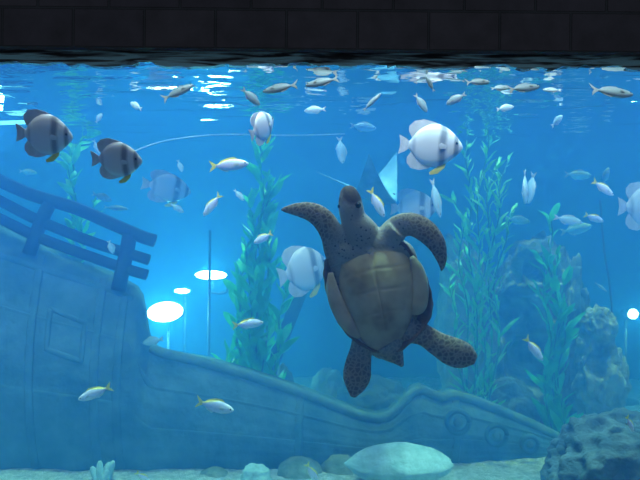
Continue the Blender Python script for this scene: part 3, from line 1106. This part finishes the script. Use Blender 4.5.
# ------------------------------------------------------------------ the turtle
def build_turtle():
    D = 3.72
    s = D / F_PX
    C0 = (380, 290)
    root_loc = P(C0[0], C0[1], D)

    def L(px, py, d=0.0):
        return Vector(((px - C0[0]) * s, d * s, (C0[1] - py) * s))

    # --- skin
    m, nt, out = new_mat('turtle_skin')
    tc = N(nt, 'ShaderNodeTexCoord')
    geo = tc.outputs['Object']
    vor = N(nt, 'ShaderNodeTexVoronoi', feature='DISTANCE_TO_EDGE', i_Scale=38.0)
    nt.links.new(geo, vor.inputs['Vector'])
    scale_r = ramp(nt, [(0.0, (0.34, 0.29, 0.22)), (0.10, (0.24, 0.20, 0.155)), (0.24, (0.14, 0.112, 0.092))])
    nt.links.new(vor.outputs['Distance'], scale_r.inputs['Fac'])
    v2 = N(nt, 'ShaderNodeTexVoronoi', i_Scale=40.0)
    nt.links.new(geo, v2.inputs['Vector'])
    dots = ramp(nt, [(0.16, (0.05, 0.05, 0.055)), (0.28, (0.36, 0.35, 0.30))])
    nt.links.new(v2.outputs['Distance'], dots.inputs['Fac'])
    nz = N(nt, 'ShaderNodeTexNoise', i_Scale=5.0, i_Detail=3)
    nt.links.new(geo, nz.inputs['Vector'])
    dmask = ramp(nt, [(0.44, (0, 0, 0)), (0.52, (1, 1, 1))])
    nt.links.new(nz.outputs['Fac'], dmask.inputs['Fac'])
    pale = N(nt, 'ShaderNodeMix', data_type='RGBA')
    pale.inputs[6].default_value = (0.36, 0.35, 0.30, 1)
    nt.links.new(dmask.outputs['Color'], pale.inputs[0])
    nt.links.new(dots.outputs['Color'], pale.inputs[7])

    def dist_mask(px, py, rx, rz, lo, hi):
        mp = N(nt, 'ShaderNodeMapping')
        p = L(px, py)
        mp.inputs['Scale'].default_value = (1 / (rx * s), 0, 1 / (rz * s))
        mp.inputs['Location'].default_value = (-p.x / (rx * s), 0, -p.z / (rz * s))
        nt.links.new(geo, mp.inputs[0])
        ln = N(nt, 'ShaderNodeVectorMath', operation='LENGTH')
        nt.links.new(mp.outputs[0], ln.inputs[0])
        mr = N(nt, 'ShaderNodeMapRange')
        mr.inputs[1].default_value, mr.inputs[2].default_value = lo, hi
        nt.links.new(ln.outputs['Value'], mr.inputs[0])
        return mr.outputs[0]
    far = dist_mask(372, 275, 46, 78, 0.75, 1.2)       # 1 on the flippers, 0 on neck and belly
    head = dist_mask(352, 191, 12, 15, 0.8, 1.1)       # 0 on the crown of the head
    neck = dist_mask(354, 220, 22, 24, 0.8, 1.0)        # 0 on head and neck
    fl = N(nt, 'ShaderNodeMath', operation='MULTIPLY')
    nt.links.new(far, fl.inputs[0])
    nt.links.new(neck, fl.inputs[1])
    mx = N(nt, 'ShaderNodeMix', data_type='RGBA')
    nt.links.new(fl.outputs[0], mx.inputs[0])
    nt.links.new(pale.outputs[2], mx.inputs[6])
    nt.links.new(scale_r.outputs['Color'], mx.inputs[7])
    mx2 = N(nt, 'ShaderNodeMix', data_type='RGBA')
    mx2.inputs[6].default_value = (0.075, 0.055, 0.045, 1)
    nt.links.new(head, mx2.inputs[0])
    nt.links.new(mx.outputs[2], mx2.inputs[7])
    b = N(nt, 'ShaderNodeBsdfPrincipled', i_Roughness=0.6)
    b.inputs['Specular IOR Level'].default_value = 0.3
    nt.links.new(mx2.outputs[2], b.inputs['Base Color'])
    bp = N(nt, 'ShaderNodeBump', i_Strength=0.5, i_Distance=0.006)
    nt.links.new(vor.outputs['Distance'], bp.inputs['Height'])
    nt.links.new(bp.outputs['Normal'], b.inputs['Normal'])
    nt.links.new(b.outputs[0], out.inputs['Surface'])

    V, Fc = [], []

    def add(pts, flat, n=20, count=26):
        sm = spline(pts, count)
        k = len(V)
        v, f = tube_data([L(p[0], p[1], p[3]) for p in sm], [max(.6, p[2]) * s for p in sm], n, flat, (0, 1, 0))
        V.extend(v)
        Fc.extend([tuple(k + i for i in q) for q in f])
    # head and neck
    add([(345.5, 186.5, 3.5, -3), (346.5, 190, 7.5, -3), (348.5, 198, 11, -3), (350, 208, 12.6, -2), (352.5, 218, 13, 0), (357, 227, 16.5, 3), (362, 237, 20, 9), (367, 249, 22, 18), (374, 266, 20, 26)], 0.72)
    # trunk
    add([(368, 240, 24, 10), (371, 254, 43, 11), (376, 278, 47, 13), (381, 305, 46, 16), (386, 330, 36, 14), (390, 350, 20, 11), (393, 357, 8, 9)], 0.30, n=28, count=40)
    # shoulders
    add([(368, 252, 14, 8), (350, 252, 13, 7), (337, 248, 11, 4)], .7)
    add([(374, 246, 15, 9), (387, 239, 14, 8), (397, 229, 12, 2)], .7)
    # front flippers
    add([(341, 262, 13, 5), (335, 250, 12, 2), (331.5, 235, 12, -2), (322.5, 220.5, 11.5, -5), (311, 213, 10, -6), (297, 210.5, 7.2, -5), (286, 210.5, 4, -3), (280, 211, 1.5, -2)], .38)
    add([(384, 243, 13, 9), (396, 228, 12.5, 3), (410, 224, 12, -4), (423, 230, 11.8, -6), (434, 241.5, 10, -6), (439.5, 254, 7, -4), (441.5, 264, 4, -2), (441, 271, 1.2, -1)], .38)
    # hind flippers and tail
    add([(368, 330, 14, 8), (362.5, 350, 11.5, 8), (359.5, 365, 13.5, 8), (358, 378, 14.5, 7), (356.5, 388, 11, 6), (354, 399, 3, 5)], .36)
    add([(404, 330, 14, 8), (424, 335, 11.5, 6), (439, 344, 12.5, 4), (454, 351.5, 15, 2), (467, 355.5, 13, 1), (477, 359, 5, 0)], .36)
    add([(388, 344, 18, 8), (394, 353, 13, 8), (400, 361, 6.5, 7), (404.5, 368, 1.5, 6)], .6)
    body = mesh_obj('sea_turtle', V, Fc, m)
    body.location = root_loc
    md = body.modifiers.new('fuse', 'REMESH')
    md.mode = 'VOXEL'
    md.voxel_size = 0.0055
    md.use_smooth_shade = True
    sm = body.modifiers.new('soft', 'SMOOTH')
    sm.factor = 0.5
    sm.iterations = 14
    bake(body)
    tag(body, 'large sea turtle swimming upward, its pale underside to the window', 'turtle')

    # --- shell
    outline = [(324, 262), (323, 276), (326, 293), (332, 312), (341, 328), (353, 341), (367, 350), (383, 355), (399, 353), (413, 343), (425, 329), (432, 317),
               (434, 303), (431.5, 289), (427, 275), (420, 262), (412, 250), (403, 241), (388, 235), (368, 234), (348, 239), (333, 249)]
    loop = spline(outline + [outline[0]], 121)[:-1]
    cx_, cz_ = 379, 296
    shell_m, nt, out = new_mat('turtle_shell')
    tc = N(nt, 'ShaderNodeTexCoord')
    vor = N(nt, 'ShaderNodeTexVoronoi', feature='DISTANCE_TO_EDGE', i_Scale=7.0)
    nt.links.new(tc.outputs['Object'], vor.inputs['Vector'])
    nz = N(nt, 'ShaderNodeTexNoise', i_Scale=14.0, i_Detail=5)
    nt.links.new(tc.outputs['Object'], nz.inputs['Vector'])
    rp = ramp(nt, [(0.35, (0.10, 0.05, 0.03)), (0.65, (0.26, 0.15, 0.08))])
    nt.links.new(nz.outputs['Fac'], rp.inputs['Fac'])
    b = N(nt, 'ShaderNodeBsdfPrincipled', i_Roughness=0.4)
    nt.links.new(rp.outputs['Color'], b.inputs['Base Color'])
    bp = N(nt, 'ShaderNodeBump', i_Strength=0.5, i_Distance=0.01)
    nt.links.new(vor.outputs['Distance'], bp.inputs['Height'])
    nt.links.new(bp.outputs['Normal'], b.inputs['Normal'])
    nt.links.new(b.outputs[0], out.inputs['Surface'])
    rings = [(0.80, 10.0), (0.88, 7), (0.94, 2.5), (0.965, 0.5), (0.995, 2.0), (1.0, 4.5), (0.985, 9), (0.93, 17), (0.82, 26), (0.64, 35), (0.42, 41), (0.2, 44)]
    V, Fc = [], []
    n = len(loop)
    for (k, d) in rings:
        for i, (x, y) in enumerate(loop):
            serr = 1 + (0.006 * math.cos(i / n * 2 * math.pi * 24) if 0.98 < k else 0)
            V.append(L(cx_ + (x - cx_) * k * serr, cz_ + (y - cz_) * k * serr, d))
    V.append(L(cx_, cz_, 45))
    for r in range(len(rings) - 1):
        for i in range(n):
            i2 = (i + 1) % n
            Fc.append((r * n + i, r * n + i2, (r + 1) * n + i2, (r + 1) * n + i))
    a = (len(rings) - 1) * n
    for i in range(n):
        Fc.append((a + i, a + (i + 1) % n, len(V) - 1))
    sh = mesh_obj('carapace', V, Fc, shell_m, body)
    sh['label'] = 'brown domed upper shell'

    # --- plastron: plates bulging towards the window, with seams
    pm, nt, out = new_mat('turtle_plastron')
    tc = N(nt, 'ShaderNodeTexCoord')
    nz = N(nt, 'ShaderNodeTexNoise', i_Scale=6.0, i_Detail=5)
    nt.links.new(tc.outputs['Object'], nz.inputs['Vector'])
    rp = ramp(nt, [(0.32, (0.26, 0.20, 0.11)), (0.5, (0.46, 0.38, 0.23)), (0.68, (0.60, 0.52, 0.35))])
    nt.links.new(nz.outputs['Fac'], rp.inputs['Fac'])
    b = N(nt, 'ShaderNodeBsdfPrincipled', i_Roughness=0.5)
    b.inputs['Specular IOR Level'].default_value = 0.3
    nt.links.new(rp.outputs['Color'], b.inputs['Base Color'])
    n2 = N(nt, 'ShaderNodeTexNoise', i_Scale=30.0, i_Detail=5)
    nt.links.new(tc.outputs['Object'], n2.inputs['Vector'])
    bp = N(nt, 'ShaderNodeBump', i_Strength=0.25, i_Distance=0.004)
    nt.links.new(n2.outputs['Fac'], bp.inputs['Height'])
    nt.links.new(bp.outputs['Normal'], b.inputs['Normal'])
    nt.links.new(b.outputs[0], out.inputs['Surface'])
    pout = [(340, 264), (338.5, 282), (342, 301), (349, 318), (357.5, 332), (366, 345), (377, 352), (388, 351), (400, 342), (409, 328), (414.5, 312), (416.5, 291), (415, 271), (408, 256), (395, 247), (376, 244), (356, 249)]
    lp = spline(pout + [pout[0]], 97)[:-1]
    n = len(lp)
    pc = (379, 298)
    ax = np.array([392 - 370, 352 - 246], float)
    ax /= np.linalg.norm(ax)
    pr = np.array([-ax[1], ax[0]])
    seams = [268, 289, 311, 331]
    V, Fc = [], []
    K = 34
    for j in range(K + 1):
        k = 1 - j / K
        for (x, y) in lp:
            q = np.array([pc[0] + (x - pc[0]) * k, pc[1] + (y - pc[1]) * k])
            rel = q - np.array(pc)
            u, v = rel @ pr, rel @ ax
            d = 2.5 - 12.0 * (1 - k ** 2.6)
            groove = math.exp(-(u / 1.1) ** 2)
            for sy in seams:
                groove = max(groove, math.exp(-((v - (sy - 298) - 0.08 * abs(u)) / 1.1) ** 2))
            d += 0.6 * groove * min(1, (1 - k) * 8)
            if j == 0:
                d = 5
            V.append(L(q[0], q[1], d))
    for j in range(K):
        for i in range(n):
            i2 = (i + 1) % n
            Fc.append((j * n + i, (j + 1) * n + i, (j + 1) * n + i2, j * n + i2))
    pl = mesh_obj('plastron', V, Fc, pm, body)
    pl['label'] = 'yellowish brown flat belly shell'
    # bridges: pale plates between plastron and shell rim
    bmat = noise_mat('turtle_bridge', (0.40, 0.34, 0.22), (0.56, 0.50, 0.34), scale=8, rough=.55, bump=.2, bdist=.004)
    for pts in ([(330.5, 273, 2.5, 1), (332, 288, 6, 0), (337, 304, 7.5, 0), (344.5, 319, 7.5, 0), (353, 331, 5.5, 0), (360, 338, 2, 1)],
                [(411, 256, 2.5, 1), (417, 268, 6, 0), (420, 283, 8, 0), (420.5, 298, 8, 0), (418, 308, 7, 0), (413, 314, 2, 1)]):
        sm = spline(pts, 24)
        o = tube('bridge', [L(p[0], p[1], p[3]) for p in sm], [p[2] * s for p in sm], bmat, body, n=20, flat=.38, axis=(0, 1, 0))
        o['label'] = 'pale plate beside the belly shell'
    for (x, y, d, r) in ((338.8, 207, -4, 2.2), (356.8, 206, -10.5, 3.0)):
        bm = bmesh.new()
        bmesh.ops.create_uvsphere(bm, u_segments=14, v_segments=10, radius=r * s)
        o = bm_obj('eye', bm, EYE_M, body)
        o.location = L(x, y, d)
    return body


build_turtle()
